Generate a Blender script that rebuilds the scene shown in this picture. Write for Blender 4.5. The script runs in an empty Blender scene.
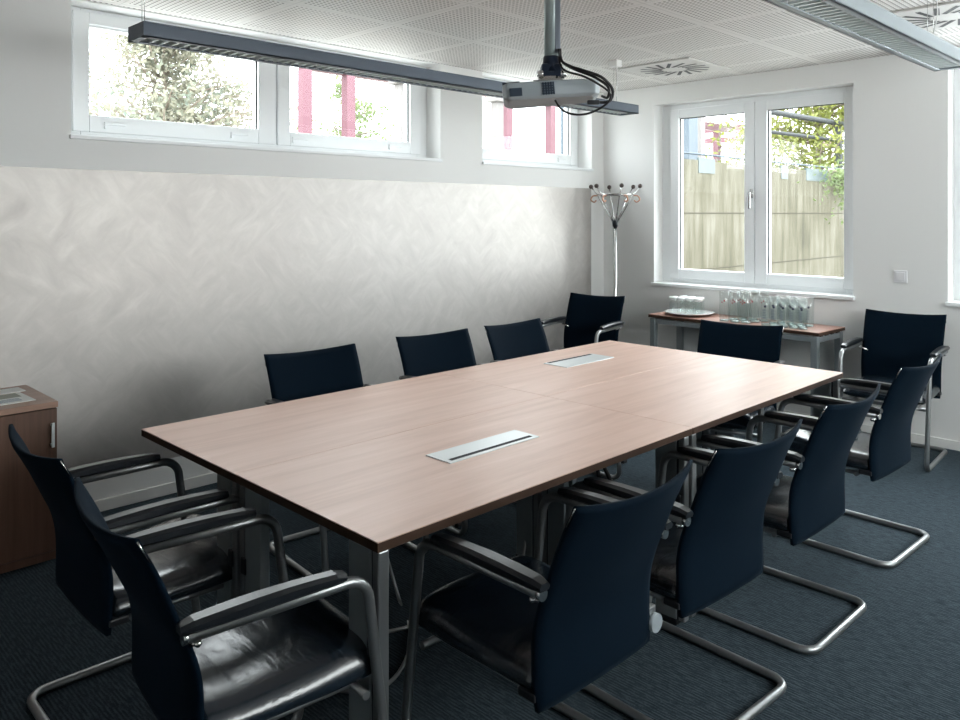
import bpy, bmesh, math, random
from mathutils import Vector, Matrix
random.seed(7)
S = bpy.context.scene
COL = S.collection
PI = math.pi

# ------------------------------------------------------------------ camera
cam_d = bpy.data.cameras.new('camera'); cam = bpy.data.objects.new('camera', cam_d); COL.objects.link(cam)
cam.location = (4.1835, -5.6897, 1.5); cam.rotation_euler = (PI/2, 0, 0.789)
cam_d.sensor_width = 36; cam_d.lens = 790.48/960*36; cam_d.shift_y = -(360-214.09)/960
cam_d.clip_start = 0.05; cam_d.clip_end = 300
S.camera = cam
# ------------------------------------------------------------------ world: bright overcast sky
W = bpy.data.worlds.new('overcast_sky'); S.world = W; W.use_nodes = True
nt = W.node_tree; nt.nodes.clear()
wo = nt.nodes.new('ShaderNodeOutputWorld'); bg = nt.nodes.new('ShaderNodeBackground')
tc = nt.nodes.new('ShaderNodeTexCoord'); sx = nt.nodes.new('ShaderNodeSeparateXYZ'); mr = nt.nodes.new('ShaderNodeMapRange')
SKY_H, SKY_Z = 4.6, 8.0
mr.inputs['From Min'].default_value = 0.12; mr.inputs['From Max'].default_value = 0.8
mr.inputs['To Min'].default_value = SKY_H; mr.inputs['To Max'].default_value = SKY_Z
bg.inputs['Color'].default_value = (.925, .97, 1, 1)
nt.links.new(tc.outputs['Generated'], sx.inputs[0]); nt.links.new(sx.outputs['Z'], mr.inputs['Value'])
nt.links.new(mr.outputs['Result'], bg.inputs['Strength']); nt.links.new(bg.outputs[0], wo.inputs[0])
# ------------------------------------------------------------------ daylight at the windows and added fill
def area(name, loc, rot, sx_, sy_, power, color=(1, 1, 1), portal=False, spread=PI):
    d = bpy.data.lights.new(name, 'AREA'); d.shape = 'RECTANGLE'; d.size = sx_; d.size_y = sy_; d.energy = power; d.color = color; d.spread = spread
    o = bpy.data.objects.new(name, d); COL.objects.link(o); o.location = loc; o.rotation_euler = rot
    if portal: d.cycles.is_portal = True
    return o
area('daylight_portal_left', (-.24, -3.154, 2.22), (0, -PI/2, 0), .66, 2.4, 1, portal=True)
area('daylight_portal_left_small', (-.24, -.84, 2.22), (0, -PI/2, 0), .66, 1.3, 1, portal=True)
area('daylight_portal_back', (1.32, .24, 1.66), (-PI/2, 0, 0), 1.55, 1.45, 1, portal=True)
# the neighbouring window just right of the view, and an added fill light at an invented right-wall window
area('daylight_back_right', (3.45, .27, 1.72), (-PI/2, 0, 0), 1.4, 1.5, 34, (.88, .95, 1))
area('fill_light_right', (6.05, -2.6, 1.9), (0, PI/2, 0), 1.0, 3.2, 20, (1, .95, .89))
# ------------------------------------------------------------------ exposure
S.view_settings.view_transform = 'Standard'; S.view_settings.look = 'None'
S.view_settings.exposure = 0.98; S.view_settings.gamma = 1; S.view_settings.use_curve_mapping = False
S.cycles.max_bounces = 10; S.cycles.diffuse_bounces = 6; S.cycles.transparent_max_bounces = 64
S.cycles.sample_clamp_indirect = 6; S.cycles.caustics_reflective = False; S.cycles.caustics_refractive = False

# ------------------------------------------------------------------ materials
def new_mat(name):
    m = bpy.data.materials.new(name); m.use_nodes = True
    return m, m.node_tree.nodes, m.node_tree.links, m.node_tree.nodes['Principled BSDF']
def plain(name, col, rough=.5, metal=0, spec=.5, bump=0, bscale=200, **kw):
    m, N, L, b = new_mat(name)
    b.inputs['Base Color'].default_value = (*col, 1); b.inputs['Roughness'].default_value = rough
    b.inputs['Metallic'].default_value = metal; b.inputs['Specular IOR Level'].default_value = spec
    for k, v in kw.items(): b.inputs[k].default_value = v
    t = N.new('ShaderNodeTexCoord'); n = N.new('ShaderNodeTexNoise'); n.inputs['Scale'].default_value = bscale
    L.new(t.outputs['Object'], n.inputs['Vector'])
    if bump:
        bp = N.new('ShaderNodeBump'); bp.inputs['Strength'].default_value = bump; bp.inputs['Distance'].default_value = .002
        L.new(n.outputs['Fac'], bp.inputs['Height']); L.new(bp.outputs[0], b.inputs['Normal'])
    else:
        r = N.new('ShaderNodeMapRange'); r.inputs['To Min'].default_value = max(0, rough-.04); r.inputs['To Max'].default_value = min(1, rough+.04)
        L.new(n.outputs['Fac'], r.inputs['Value']); L.new(r.outputs['Result'], b.inputs['Roughness'])
    return m
def ramp(N, stops):
    r = N.new('ShaderNodeValToRGB'); e = r.color_ramp.elements
    while len(e) < len(stops): e.new(.5)
    for x, (p, c) in zip(e, stops): x.position = p; x.color = (*c, 1)
    return r
def wood(name, c1, c2, c3, axis, rough=.3, scale=1.0, spec=.5, coat=0):
    m, N, L, b = new_mat(name)
    t = N.new('ShaderNodeTexCoord'); mp = N.new('ShaderNodeMapping')
    sc = [14*scale]*3; sc[axis] = .9*scale; mp.inputs['Scale'].default_value = sc
    n = N.new('ShaderNodeTexNoise'); n.inputs['Scale'].default_value = 1; n.inputs['Detail'].default_value = 6; n.inputs['Roughness'].default_value = .6; n.inputs['Distortion'].default_value = .6
    n2 = N.new('ShaderNodeTexNoise'); n2.inputs['Scale'].default_value = 6; n2.inputs['Detail'].default_value = 3
    r = ramp(N, [(.28, c1), (.5, c2), (.72, c3)])
    mx = N.new('ShaderNodeMath'); mx.operation = 'MULTIPLY_ADD'; mx.inputs[1].default_value = .3
    ad = N.new('ShaderNodeMath'); ad.operation = 'SUBTRACT'; ad.inputs[1].default_value = .15
    L.new(t.outputs['Object'], mp.inputs['Vector']); L.new(mp.outputs[0], n.inputs['Vector']); L.new(mp.outputs[0], n2.inputs['Vector'])
    L.new(n2.outputs['Fac'], mx.inputs[0]); L.new(n.outputs['Fac'], ad.inputs[0]); L.new(ad.outputs[0], mx.inputs[2]); L.new(mx.outputs[0], r.inputs['Fac'])
    L.new(r.outputs['Color'], b.inputs['Base Color'])
    b.inputs['Roughness'].default_value = rough; b.inputs['Specular IOR Level'].default_value = spec
    b.inputs['Coat Weight'].default_value = coat; b.inputs['Coat Roughness'].default_value = .36
    return m

M = {}
M['wall'] = plain('white_wall_paint', (.80, .80, .79), .7, bump=.08, bscale=160)
M['white_pvc'] = plain('white_window_plastic', (.83, .85, .86), .32)
M['gasket'] = plain('black_gasket', (.02, .022, .025), .6)
M['trim_white'] = plain('white_baseboard', (.76, .76, .74), .4)
M['table_wood'] = wood('pale_rosy_walnut_laminate', (.54, .335, .258), (.62, .405, .32), (.68, .465, .385), 1, .42, 1.0, .5, .25)
M['edge_wood'] = wood('dark_walnut_edging', (.035, .018, .011), (.045, .024, .015), (.056, .031, .02), 1, .55, 1.0, .2)
M['side_wood'] = wood('rosy_walnut_side_table', (.30, .15, .11), (.36, .19, .145), (.42, .23, .175), 0, .35)
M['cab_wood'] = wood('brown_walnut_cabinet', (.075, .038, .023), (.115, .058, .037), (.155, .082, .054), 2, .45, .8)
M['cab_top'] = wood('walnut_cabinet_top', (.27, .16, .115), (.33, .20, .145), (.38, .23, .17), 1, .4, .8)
M['alu'] = plain('silver_lacquered_tube', (.31, .32, .325), .34, .85)
M['steel'] = plain('chrome_steel', (.62, .62, .62), .16, 1)
M['leg_grey'] = plain('grey_table_leg', (.30, .335, .35), .38, .55)
M['panel_silver'] = plain('silver_cable_flap', (.62, .65, .66), .34, .35)
M['black'] = plain('black_plastic', (.012, .014, .018), .45)
M['brush'] = plain('black_brush_strip', (.015, .016, .02), .8)
M['rubber'] = plain('black_cable_rubber', (.008, .008, .01), .5)
M['lamp_grey'] = plain('grey_lamp_housing', (.30, .34, .365), .42, .25)
M['lamp_shaded'] = plain('shaded_grey_lamp_housing', (.085, .105, .135), .42, .25)  # same grey housing as the other lamp, its shade painted into the colour
M['louver'] = plain('bright_louvre_aluminium', (.80, .86, .86), .35, .2)
M['tube_glass'] = plain('unlit_white_tube', (.82, .84, .84), .3)
M['ceiling_white'] = plain('white_metal_cover', (.75, .75, .74), .45)
M['diffuser'] = plain('grey_white_diffuser', (.62, .605, .59), .5)
M['proj_grey'] = plain('pale_grey_projector_shell', (.29, .325, .345), .45)
M['proj_dark'] = plain('dark_grille', (.02, .035, .055), .4)
M['bracket'] = plain('dark_blue_bracket', (.012, .022, .045), .35, .2)
M['duct'] = plain('grey_cable_duct', (.17, .19, .23), .5)
M['pole'] = plain('grey_green_pole', (.36, .42, .42), .42, .3)
M['copper'] = plain('coppery_hook', (.50, .28, .19), .3, .7)
M['darkball'] = plain('dark_wood_ball', (.045, .028, .024), .35)
M['plate'] = plain('white_tray', (.80, .80, .79), .2)
M['paper'] = plain('white_paper', (.82, .82, .80), .7)
M['switch'] = plain('white_switch', (.80, .80, .82), .3)
M['red_steel'] = plain('pale_red_steel', (.105, .038, .052), .5)
M['blue_post'] = plain('blue_grey_steel', (.045, .062, .08), .5)
M['pale_post'] = plain('pale_concrete_post', (.15, .14, .135), .8)
M['bark'] = plain('grey_bark', (.20, .16, .13), .9)
M['dark_steel'] = plain('dark_grey_steel', (.022, .025, .026), .6)
M['glass_panel'] = plain('frosted_blue_panel', (.04, .058, .062), .4)

def navy(name, c1, c2, scale):
    m, N, L, b = new_mat(name)
    t = N.new('ShaderNodeTexCoord'); v = N.new('ShaderNodeTexNoise'); v.inputs['Scale'].default_value = scale; v.inputs['Detail'].default_value = 2
    r = ramp(N, [(.3, c1), (.7, c2)]); L.new(t.outputs['Object'], v.inputs['Vector']); L.new(v.outputs['Fac'], r.inputs['Fac']); L.new(r.outputs['Color'], b.inputs['Base Color'])
    bp = N.new('ShaderNodeBump'); bp.inputs['Strength'].default_value = .25; bp.inputs['Distance'].default_value = .001
    L.new(v.outputs['Fac'], bp.inputs['Height']); L.new(bp.outputs[0], b.inputs['Normal'])
    b.inputs['Roughness'].default_value = .85; b.inputs['Specular IOR Level'].default_value = .08
    b.inputs['Sheen Weight'].default_value = .03; b.inputs['Sheen Roughness'].default_value = .4; b.inputs['Sheen Tint'].default_value = (.35, .55, .75, 1)
    return m
M['fabric'] = navy('navy_chair_fabric', (.0004, .0043, .0098), (.0007, .0065, .0145), 420)
def leather():
    m, N, L, b = new_mat('black_glossy_leather')
    t = N.new('ShaderNodeTexCoord'); mp = N.new('ShaderNodeMapping'); mp.inputs['Scale'].default_value = (3, 9, 5)
    n = N.new('ShaderNodeTexNoise'); n.inputs['Scale'].default_value = 2.2; n.inputs['Detail'].default_value = 4; n.inputs['Distortion'].default_value = .7
    n2 = N.new('ShaderNodeTexNoise'); n2.inputs['Scale'].default_value = 260
    ad = N.new('ShaderNodeMath'); ad.operation = 'MULTIPLY_ADD'; ad.inputs[1].default_value = .05
    bp = N.new('ShaderNodeBump'); bp.inputs['Strength'].default_value = .24; bp.inputs['Distance'].default_value = .01
    L.new(t.outputs['Object'], mp.inputs[0]); L.new(mp.outputs[0], n.inputs['Vector']); L.new(t.outputs['Object'], n2.inputs['Vector'])
    L.new(n2.outputs['Fac'], ad.inputs[0]); L.new(n.outputs['Fac'], ad.inputs[2]); L.new(ad.outputs[0], bp.inputs['Height']); L.new(bp.outputs[0], b.inputs['Normal'])
    b.inputs['Base Color'].default_value = (.006, .012, .02, 1); b.inputs['Roughness'].default_value = .24; b.inputs['Specular IOR Level'].default_value = .9
    return m
M['leather'] = leather()
M['pad'] = plain('black_armrest_pad', (.007, .009, .012), .3, spec=.5)

def carpet():
    m, N, L, b = new_mat('blue_grey_woven_carpet')
    t = N.new('ShaderNodeTexCoord')
    mp = N.new('ShaderNodeMapping'); mp.inputs['Scale'].default_value = (24, 130, 1); mp.inputs['Rotation'].default_value = (0, 0, 0)
    n = N.new('ShaderNodeTexNoise'); n.inputs['Scale'].default_value = 1; n.inputs['Detail'].default_value = 3
    w = N.new('ShaderNodeTexWave'); w.bands_direction = 'Y'; w.inputs['Scale'].default_value = 26; w.inputs['Distortion'].default_value = 1.2; w.inputs['Detail'].default_value = 2; w.inputs['Detail Scale'].default_value = 3
    n3 = N.new('ShaderNodeTexNoise'); n3.inputs['Scale'].default_value = 160
    L.new(t.outputs['Object'], mp.inputs[0]); L.new(mp.outputs[0], n.inputs['Vector']); L.new(t.outputs['Object'], w.inputs['Vector']); L.new(t.outputs['Object'], n3.inputs['Vector'])
    a = N.new('ShaderNodeMath'); a.operation = 'MULTIPLY_ADD'; a.inputs[1].default_value = .22; L.new(w.outputs['Fac'], a.inputs[0]); L.new(n.outputs['Fac'], a.inputs[2])
    a2 = N.new('ShaderNodeMath'); a2.operation = 'MULTIPLY_ADD'; a2.inputs[1].default_value = .5; L.new(n3.outputs['Fac'], a2.inputs[0]); L.new(a.outputs[0], a2.inputs[2])
    r = ramp(N, [(.5, (.0035, .006, .009)), (.82, (.012, .0185, .0245)), (1, (.036, .049, .059))])
    L.new(a2.outputs[0], r.inputs['Fac']); L.new(r.outputs['Color'], b.inputs['Base Color'])
    bp = N.new('ShaderNodeBump'); bp.inputs['Strength'].default_value = .6; bp.inputs['Distance'].default_value = .004
    L.new(a2.outputs[0], bp.inputs['Height']); L.new(bp.outputs[0], b.inputs['Normal'])
    b.inputs['Roughness'].default_value = .95; b.inputs['Specular IOR Level'].default_value = .1
    b.inputs['Sheen Weight'].default_value = .12; b.inputs['Sheen Tint'].default_value = (.55, .75, .88, 1)
    return m
M['carpet'] = carpet()

TILE, TX, TY = .625, .05, -2.905
def ceiling_mat():
    m, N, L, b = new_mat('perforated_ceiling_tiles')
    t = N.new('ShaderNodeTexCoord'); s = N.new('ShaderNodeSeparateXYZ'); L.new(t.outputs['Object'], s.inputs[0])
    def math_(op, a, b_=None, c=None):
        x = N.new('ShaderNodeMath'); x.operation = op
        for i, v in enumerate((a, b_, c)):
            if v is None: continue
            if isinstance(v, (int, float)): x.inputs[i].default_value = v
            else: L.new(v, x.inputs[i])
        return x.outputs[0]
    def centred(sock, off, size):
        f = math_('FLOORED_MODULO', math_('SUBTRACT', sock, off), size)
        return math_('SUBTRACT', f, size/2)
    ux, uy = centred(s.outputs['X'], TX, TILE), centred(s.outputs['Y'], TY, TILE)
    ex, ey = math_('ABSOLUTE', ux), math_('ABSOLUTE', uy)
    edge = math_('MAXIMUM', ex, ey)
    inside = math_('LESS_THAN', edge, TILE/2-.027)
    joint = math_('GREATER_THAN', edge, TILE/2-.003)
    P = .0275
    hx, hy = centred(s.outputs['X'], TX, P), centred(s.outputs['Y'], TY, P)
    d = math_('SQRT', math_('ADD', math_('MULTIPLY', hx, hx), math_('MULTIPLY', hy, hy)))
    hole = math_('MULTIPLY', math_('LESS_THAN', d, .0072), inside)
    mx = N.new('ShaderNodeMix'); mx.data_type = 'RGBA'; mx.inputs['A'].default_value = (.72, .70, .68, 1); mx.inputs['B'].default_value = (.16, .14, .13, 1)
    L.new(hole, mx.inputs['Factor'])
    mx2 = N.new('ShaderNodeMix'); mx2.data_type = 'RGBA'; mx2.inputs['B'].default_value = (.55, .54, .52, 1)
    L.new(joint, mx2.inputs['Factor']); L.new(mx.outputs['Result'], mx2.inputs['A']); L.new(mx2.outputs['Result'], b.inputs['Base Color'])
    b.inputs['Roughness'].default_value = .6
    return m
M['ceiling'] = ceiling_mat()

def silver_paint():
    m, N, L, b = new_mat('silver_brushed_wall_effect')
    t = N.new('ShaderNodeTexCoord')
    def strokes(ang, sc):
        m0 = N.new('ShaderNodeMapping'); m0.inputs['Rotation'].default_value = (ang, 0, 0); L.new(t.outputs['Object'], m0.inputs[0])
        mp = N.new('ShaderNodeMapping'); mp.inputs['Scale'].default_value = (1, 2.6*sc, 7.5*sc)
        n = N.new('ShaderNodeTexNoise'); n.inputs['Scale'].default_value = 1.4; n.inputs['Detail'].default_value = 5; n.inputs['Roughness'].default_value = .62; n.inputs['Distortion'].default_value = .5
        L.new(m0.outputs[0], mp.inputs[0]); L.new(mp.outputs[0], n.inputs['Vector']); return n.outputs['Fac']
    a, c = strokes(.85, 1.3), strokes(-.75, 1.5)
    big = N.new('ShaderNodeTexNoise'); big.inputs['Scale'].default_value = 4.5; big.inputs['Detail'].default_value = 3; L.new(t.outputs['Object'], big.inputs['Vector'])
    sel = ramp(N, [(.44, (0, 0, 0)), (.56, (1, 1, 1))]); L.new(big.outputs['Fac'], sel.inputs['Fac'])
    mx = N.new('ShaderNodeMix'); mx.data_type = 'FLOAT'; L.new(sel.outputs['Color'], mx.inputs['Factor']); L.new(a, mx.inputs['A']); L.new(c, mx.inputs['B'])
    r = ramp(N, [(.25, (.43, .405, .385)), (.5, (.465, .44, .418)), (.75, (.51, .485, .462))])
    L.new(mx.outputs['Result'], r.inputs['Fac']); L.new(r.outputs['Color'], b.inputs['Base Color'])
    rr = N.new('ShaderNodeMapRange'); rr.inputs['From Min'].default_value = .3; rr.inputs['From Max'].default_value = .7; rr.inputs['To Min'].default_value = .53; rr.inputs['To Max'].default_value = .47
    L.new(mx.outputs['Result'], rr.inputs['Value']); L.new(rr.outputs['Result'], b.inputs['Roughness'])
    bp = N.new('ShaderNodeBump'); bp.inputs['Strength'].default_value = .045; bp.inputs['Distance'].default_value = .01; L.new(mx.outputs['Result'], bp.inputs['Height']); L.new(bp.outputs[0], b.inputs['Normal'])
    b.inputs['Metallic'].default_value = .85
    return m
M['silver'] = silver_paint()

def concrete():
    m, N, L, b = new_mat('mossy_stained_concrete')
    t = N.new('ShaderNodeTexCoord'); mp = N.new('ShaderNodeMapping'); mp.inputs['Scale'].default_value = (1, 5.5, .55)
    n = N.new('ShaderNodeTexNoise'); n.inputs['Scale'].default_value = 2; n.inputs['Detail'].default_value = 6; n.inputs['Roughness'].default_value = .65
    n2 = N.new('ShaderNodeTexNoise'); n2.inputs['Scale'].default_value = 1.1; n2.inputs['Detail'].default_value = 4
    L.new(t.outputs['Object'], mp.inputs[0]); L.new(mp.outputs[0], n.inputs['Vector']); L.new(t.outputs['Object'], n2.inputs['Vector'])
    r = ramp(N, [(.22, (.026, .024, .012)), (.42, (.058, .052, .031)), (.6, (.088, .080, .057)), (.82, (.135, .125, .104))])
    a = N.new('ShaderNodeMath'); a.operation = 'MULTIPLY_ADD'; a.inputs[1].default_value = .8
    sb = N.new('ShaderNodeMath'); sb.operation = 'SUBTRACT'; sb.inputs[1].default_value = .40
    L.new(n2.outputs['Fac'], a.inputs[0]); L.new(n.outputs['Fac'], sb.inputs[0]); L.new(sb.outputs[0], a.inputs[2]); L.new(a.outputs[0], r.inputs['Fac'])
    L.new(r.outputs['Color'], b.inputs['Base Color']); b.inputs['Roughness'].default_value = .9
    return m
M['concrete'] = concrete()
M['gravel'] = plain('pale_gravel', (.34, .33, .30), .95, bump=.5, bscale=60)

def pane_mat(name, tint, lo, hi):
    m = bpy.data.materials.new(name); m.use_nodes = True; N = m.node_tree.nodes; L = m.node_tree.links; N.clear()
    o = N.new('ShaderNodeOutputMaterial'); mx = N.new('ShaderNodeMixShader'); f = N.new('ShaderNodeLayerWeight'); f.inputs['Blend'].default_value = .5
    pw = N.new('ShaderNodeMath'); pw.operation = 'POWER'; pw.inputs[1].default_value = 3.5
    sc = N.new('ShaderNodeMath'); sc.operation = 'MULTIPLY_ADD'; sc.inputs[1].default_value = hi; sc.inputs[2].default_value = lo
    tr = N.new('ShaderNodeBsdfTransparent'); tr.inputs['Color'].default_value = (*tint, 1)
    g = N.new('ShaderNodeBsdfGlossy'); g.inputs['Roughness'].default_value = .03
    L.new(f.outputs['Facing'], pw.inputs[0]); L.new(pw.outputs[0], sc.inputs[0]); L.new(sc.outputs[0], mx.inputs[0]); L.new(tr.outputs[0], mx.inputs[1]); L.new(g.outputs[0], mx.inputs[2]); L.new(mx.outputs[0], o.inputs[0])
    return m
M['pane'] = pane_mat('window_glass', (.97, .985, .98), .03, .4)
M['glassware'] = pane_mat('clear_glassware', (.93, .965, .96), .10, .7)
M['bright_glass'] = plain('white_glass_base', (.86, .88, .88), .12, spec=.9)
M['print_dark'] = plain('dark_print', (.02, .03, .08), .4)
M['print_red'] = plain('red_print', (.5, .04, .06), .4)
M['print_grey'] = plain('grey_print', (.22, .27, .33), .4)
M['thick_glass'] = plain('pale_thick_glass_base', (.50, .56, .56), .1, spec=.9)

def leaves(name, cols):
    m, N, L, b = new_mat(name)
    oi = N.new('ShaderNodeTexCoord'); n = N.new('ShaderNodeTexNoise'); n.inputs['Scale'].default_value = 3.5; n.inputs['Detail'].default_value = 8
    L.new(oi.outputs['Object'], n.inputs['Vector']); r = ramp(N, cols); L.new(n.outputs['Fac'], r.inputs['Fac']); L.new(r.outputs['Color'], b.inputs['Base Color'])
    b.inputs['Roughness'].default_value = .6; b.inputs['Subsurface Weight'].default_value = 0
    tr = N.new('ShaderNodeBsdfTranslucent'); L.new(r.outputs['Color'], tr.inputs['Color']); mx = N.new('ShaderNodeMixShader'); mx.inputs[0].default_value = .45
    out = N['Material Output']; L.new(b.outputs[0], mx.inputs[1]); L.new(tr.outputs[0], mx.inputs[2]); L.new(mx.outputs[0], out.inputs[0])
    return m
M['leaf_pale'] = leaves('pale_conifer_needles', [(.3, (.14, .18, .15)), (.5, (.21, .205, .15)), (.7, (.24, .225, .18))])
M['leaf_yellow'] = leaves('yellow_green_leaves', [(.3, (.08, .10, .018)), (.5, (.15, .165, .03)), (.7, (.23, .24, .09))])
M['leaf_green'] = leaves('fresh_green_leaves', [(.3, (.09, .13, .05)), (.6, (.15, .19, .08)), (.8, (.20, .22, .12))])

# ------------------------------------------------------------------ mesh building
class MB:
    def __init__(s): s.bm = bmesh.new()
    def box(s, x0, x1, y0, y1, z0, z1, bev=0, seg=2, rot=None, mat=0):
        b = bmesh.new(); bmesh.ops.create_cube(b, size=1)
        for v in b.verts: v.co = Vector(((x0+x1)/2+v.co.x*(x1-x0), (y0+y1)/2+v.co.y*(y1-y0), (z0+z1)/2+v.co.z*(z1-z0)))
        if bev: bmesh.ops.bevel(b, geom=b.edges[:], offset=bev, segments=seg, affect='EDGES', profile=.5)
        for f in b.faces: f.material_index = mat
        s._add(b, rot); return s
    def _add(s, b, mtx=None):
        if mtx is not None: bmesh.ops.transform(b, matrix=mtx, verts=b.verts)
        me = bpy.data.meshes.new('t'); b.to_mesh(me); b.free(); s.bm.from_mesh(me); bpy.data.meshes.remove(me)
    def cyl(s, p0, p1, r0, r1=None, n=16, cap=True):
        s.tube([p0, p1], [r0, r0 if r1 is None else r1], n, cap); return s
    def tube(s, pts, r, n=12, cap=True, closed=False):
        pts = [Vector(p) for p in pts]; m = len(pts)
        rs = r if isinstance(r, (list, tuple)) else [r]*m
        bm = s.bm; rings = []; prev = None
        for i, p in enumerate(pts):
            if closed: t = pts[(i+1) % m]-pts[i-1]
            else: t = pts[min(i+1, m-1)]-pts[max(i-1, 0)]
            t.normalize()
            if prev is None:
                a = Vector((0, 0, 1)) if abs(t.z) < .9 else Vector((1, 0, 0)); u = (a-t*a.dot(t)).normalized()
            else: u = (prev-t*prev.dot(t)).normalized()
            prev = u; w = t.cross(u)
            rings.append([bm.verts.new(p+(u*math.cos(k*2*PI/n)+w*math.sin(k*2*PI/n))*rs[i]) for k in range(n)])
        for i in range(m if closed else m-1):
            a, b = rings[i], rings[(i+1) % m]
            for k in range(n):
                f = bm.faces.new((a[k], a[(k+1) % n], b[(k+1) % n], b[k])); f.smooth = True
        if cap and not closed:
            bm.faces.new(rings[0][::-1]); bm.faces.new(rings[-1])
        return s
    def lathe(s, prof, c=(0, 0, 0), n=20):
        bm = s.bm; rings = []
        for r, z in prof:
            if r < 1e-6: rings.append([bm.verts.new((c[0], c[1], c[2]+z))])
            else: rings.append([bm.verts.new((c[0]+r*math.cos(k*2*PI/n), c[1]+r*math.sin(k*2*PI/n), c[2]+z)) for k in range(n)])
        for a, b in zip(rings, rings[1:]):
            for k in range(n):
                if len(a) == 1 and len(b) == 1: continue
                if len(a) == 1: f = bm.faces.new((a[0], b[(k+1) % n], b[k]))
                elif len(b) == 1: f = bm.faces.new((a[k], a[(k+1) % n], b[0]))
                else: f = bm.faces.new((a[k], a[(k+1) % n], b[(k+1) % n], b[k]))
                f.smooth = True
        return s
    def sphere(s, c, r, seg=14):
        b = bmesh.new(); bmesh.ops.create_uvsphere(b, u_segments=seg, v_segments=max(6, seg//2+1), radius=r)
        for f in b.faces: f.smooth = True
        s._add(b, Matrix.Translation(c)); return s
    def quad(s, *p):
        s.bm.faces.new([s.bm.verts.new(q) for q in p]); return s
    def build(s, name, mat, parent=None, loc=None, rotz=0, smooth=False, mods=()):
        bm = s.bm; bmesh.ops.recalc_face_normals(bm, faces=bm.faces[:])
        me = bpy.data.meshes.new(name)
        if smooth:
            for f in bm.faces: f.smooth = True
        bm.to_mesh(me); bm.free()
        for m in (mat if isinstance(mat, (list, tuple)) else [mat]): me.materials.append(m)
        o = bpy.data.objects.new(name, me); COL.objects.link(o)
        if parent is not None: o.parent = parent
        if loc is not None: o.location = loc
        if rotz: o.rotation_euler = (0, 0, rotz)
        return o
def round_path(pts, r, seg=6):
    pts = [Vector(p) for p in pts]; out = [pts[0]]
    rr = r if isinstance(r, (list, tuple)) else [r]*(len(pts)-2)
    for i in range(1, len(pts)-1):
        a, p, b = pts[i-1], pts[i], pts[i+1]; u = (a-p).normalized(); v = (b-p).normalized()
        ang = u.angle(v); d = min(rr[i-1]/math.tan(ang/2), (a-p).length*.49, (b-p).length*.49); R = d*math.tan(ang/2)
        c = p+(u+v).normalized()*(R/math.sin(ang/2)); s0 = p+u*d-c; s1 = p+v*d-c
        for k in range(seg+1):
            out.append(c+s0.normalized().slerp(s1.normalized(), k/seg)*R)
    out.append(pts[-1]); return out
def spline(pts, n=8):
    P = [Vector(p) for p in pts]; P = [P[0]*2-P[1]]+P+[P[-1]*2-P[-2]]; out = []
    for i in range(1, len(P)-2):
        for k in range(n):
            t = k/n; a, b, c, d = P[i-1:i+3]
            out.append(.5*((2*b)+(c-a)*t+(2*a-5*b+4*c-d)*t*t+(3*b-3*c+d-a)*t**3))
    out.append(P[-2]); return out
def tag(o, label, cat, group=None):
    o['label'] = label; o['category'] = cat
    if group: o['group'] = group
    return o
def thing(name, label, cat, loc=(0, 0, 0), rotz=0, group=None):
    o = bpy.data.objects.new(name, None); COL.objects.link(o); o.location = loc; o.rotation_euler = (0, 0, rotz); o.empty_display_size = .1
    return tag(o, label, cat, group)
def struct(o): o['kind'] = 'structure'; return o
KIDS = {}
def kids(o):
    return [c for c in COL.objects if c.parent == o]
def copy_tree(o, label=None, group=None, parent=None):
    c = o.copy(); COL.objects.link(c)
    if parent is not None: c.parent = parent
    if label: c['label'] = label
    if group: c['group'] = group
    for k in kids(o): copy_tree(k, parent=c)
    return c

# ------------------------------------------------------------------ room shell
XR, YR, H = 5.75, -7.3, 2.567
def wall(name, axis, face, back, a0, a1, z0, z1, openings, mat):
    """wall slab between coordinate `face` and `back` on `axis`, with rectangular openings (a0,a1,z0,z1)"""
    m = MB()
    A = sorted({a0, a1, *[v for o in openings for v in o[:2]]}); Z = sorted({z0, z1, *[v for o in openings for v in o[2:]]})
    def P(d, a, z): return (d, a, z) if axis == 0 else (a, d, z)
    for i in range(len(A)-1):
        for j in range(len(Z)-1):
            ca, cz = (A[i]+A[i+1])/2, (Z[j]+Z[j+1])/2
            if any(o[0] < ca < o[1] and o[2] < cz < o[3] for o in openings): continue
            for d in (face, back):
                m.quad(P(d, A[i], Z[j]), P(d, A[i+1], Z[j]), P(d, A[i+1], Z[j+1]), P(d, A[i], Z[j+1]))
    for o in openings+[(a0, a1, z0, z1)]:
        p, q, r, t = o
        for (s, e) in (((p, r), (q, r)), ((q, r), (q, t)), ((q, t), (p, t)), ((p, t), (p, r))):
            m.quad(P(face, *s), P(face, *e), P(back, *e), P(back, *s))
    bmesh.ops.remove_doubles(m.bm, verts=m.bm.verts[:], dist=1e-5)
    return struct(m.build(name, mat))
W1 = (-4.376, -1.932, 1.877, 2.562); W2 = (-1.509, -.171, 1.877, 2.562)
W3 = (.518, 2.121, .907, 2.41); W4 = (2.704, 4.15, .915, 2.5)
WR = (-4.3, -.9, 1.3, 2.45)  # unseen opening, added to let the right-hand fill light in
struct(MB().box(-.3, XR+.3, YR-.3, .3, -.12, 0).build('floor', M['carpet']))
struct(MB().box(-.3, XR+.3, YR-.3, .3, H, H+.1).build('ceiling', M['ceiling']))
wall('wall_left', 0, 0, -.3, YR-.3, .3, 0, H, [W1, W2], M['wall'])
wall('wall_back', 1, 0, .3, 0, XR, 0, H, [W3, W4], M['wall'])
wall('wall_right', 0, XR, XR+.3, YR-.3, .3, 0, H, [WR], M['wall'])
wall('wall_rear', 1, YR, YR-.3, 0, XR, 0, H, [], M['wall'])
def board(name, *b):
    return struct(MB().box(*b, bev=.003).build(name, M['trim_white']))
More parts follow.
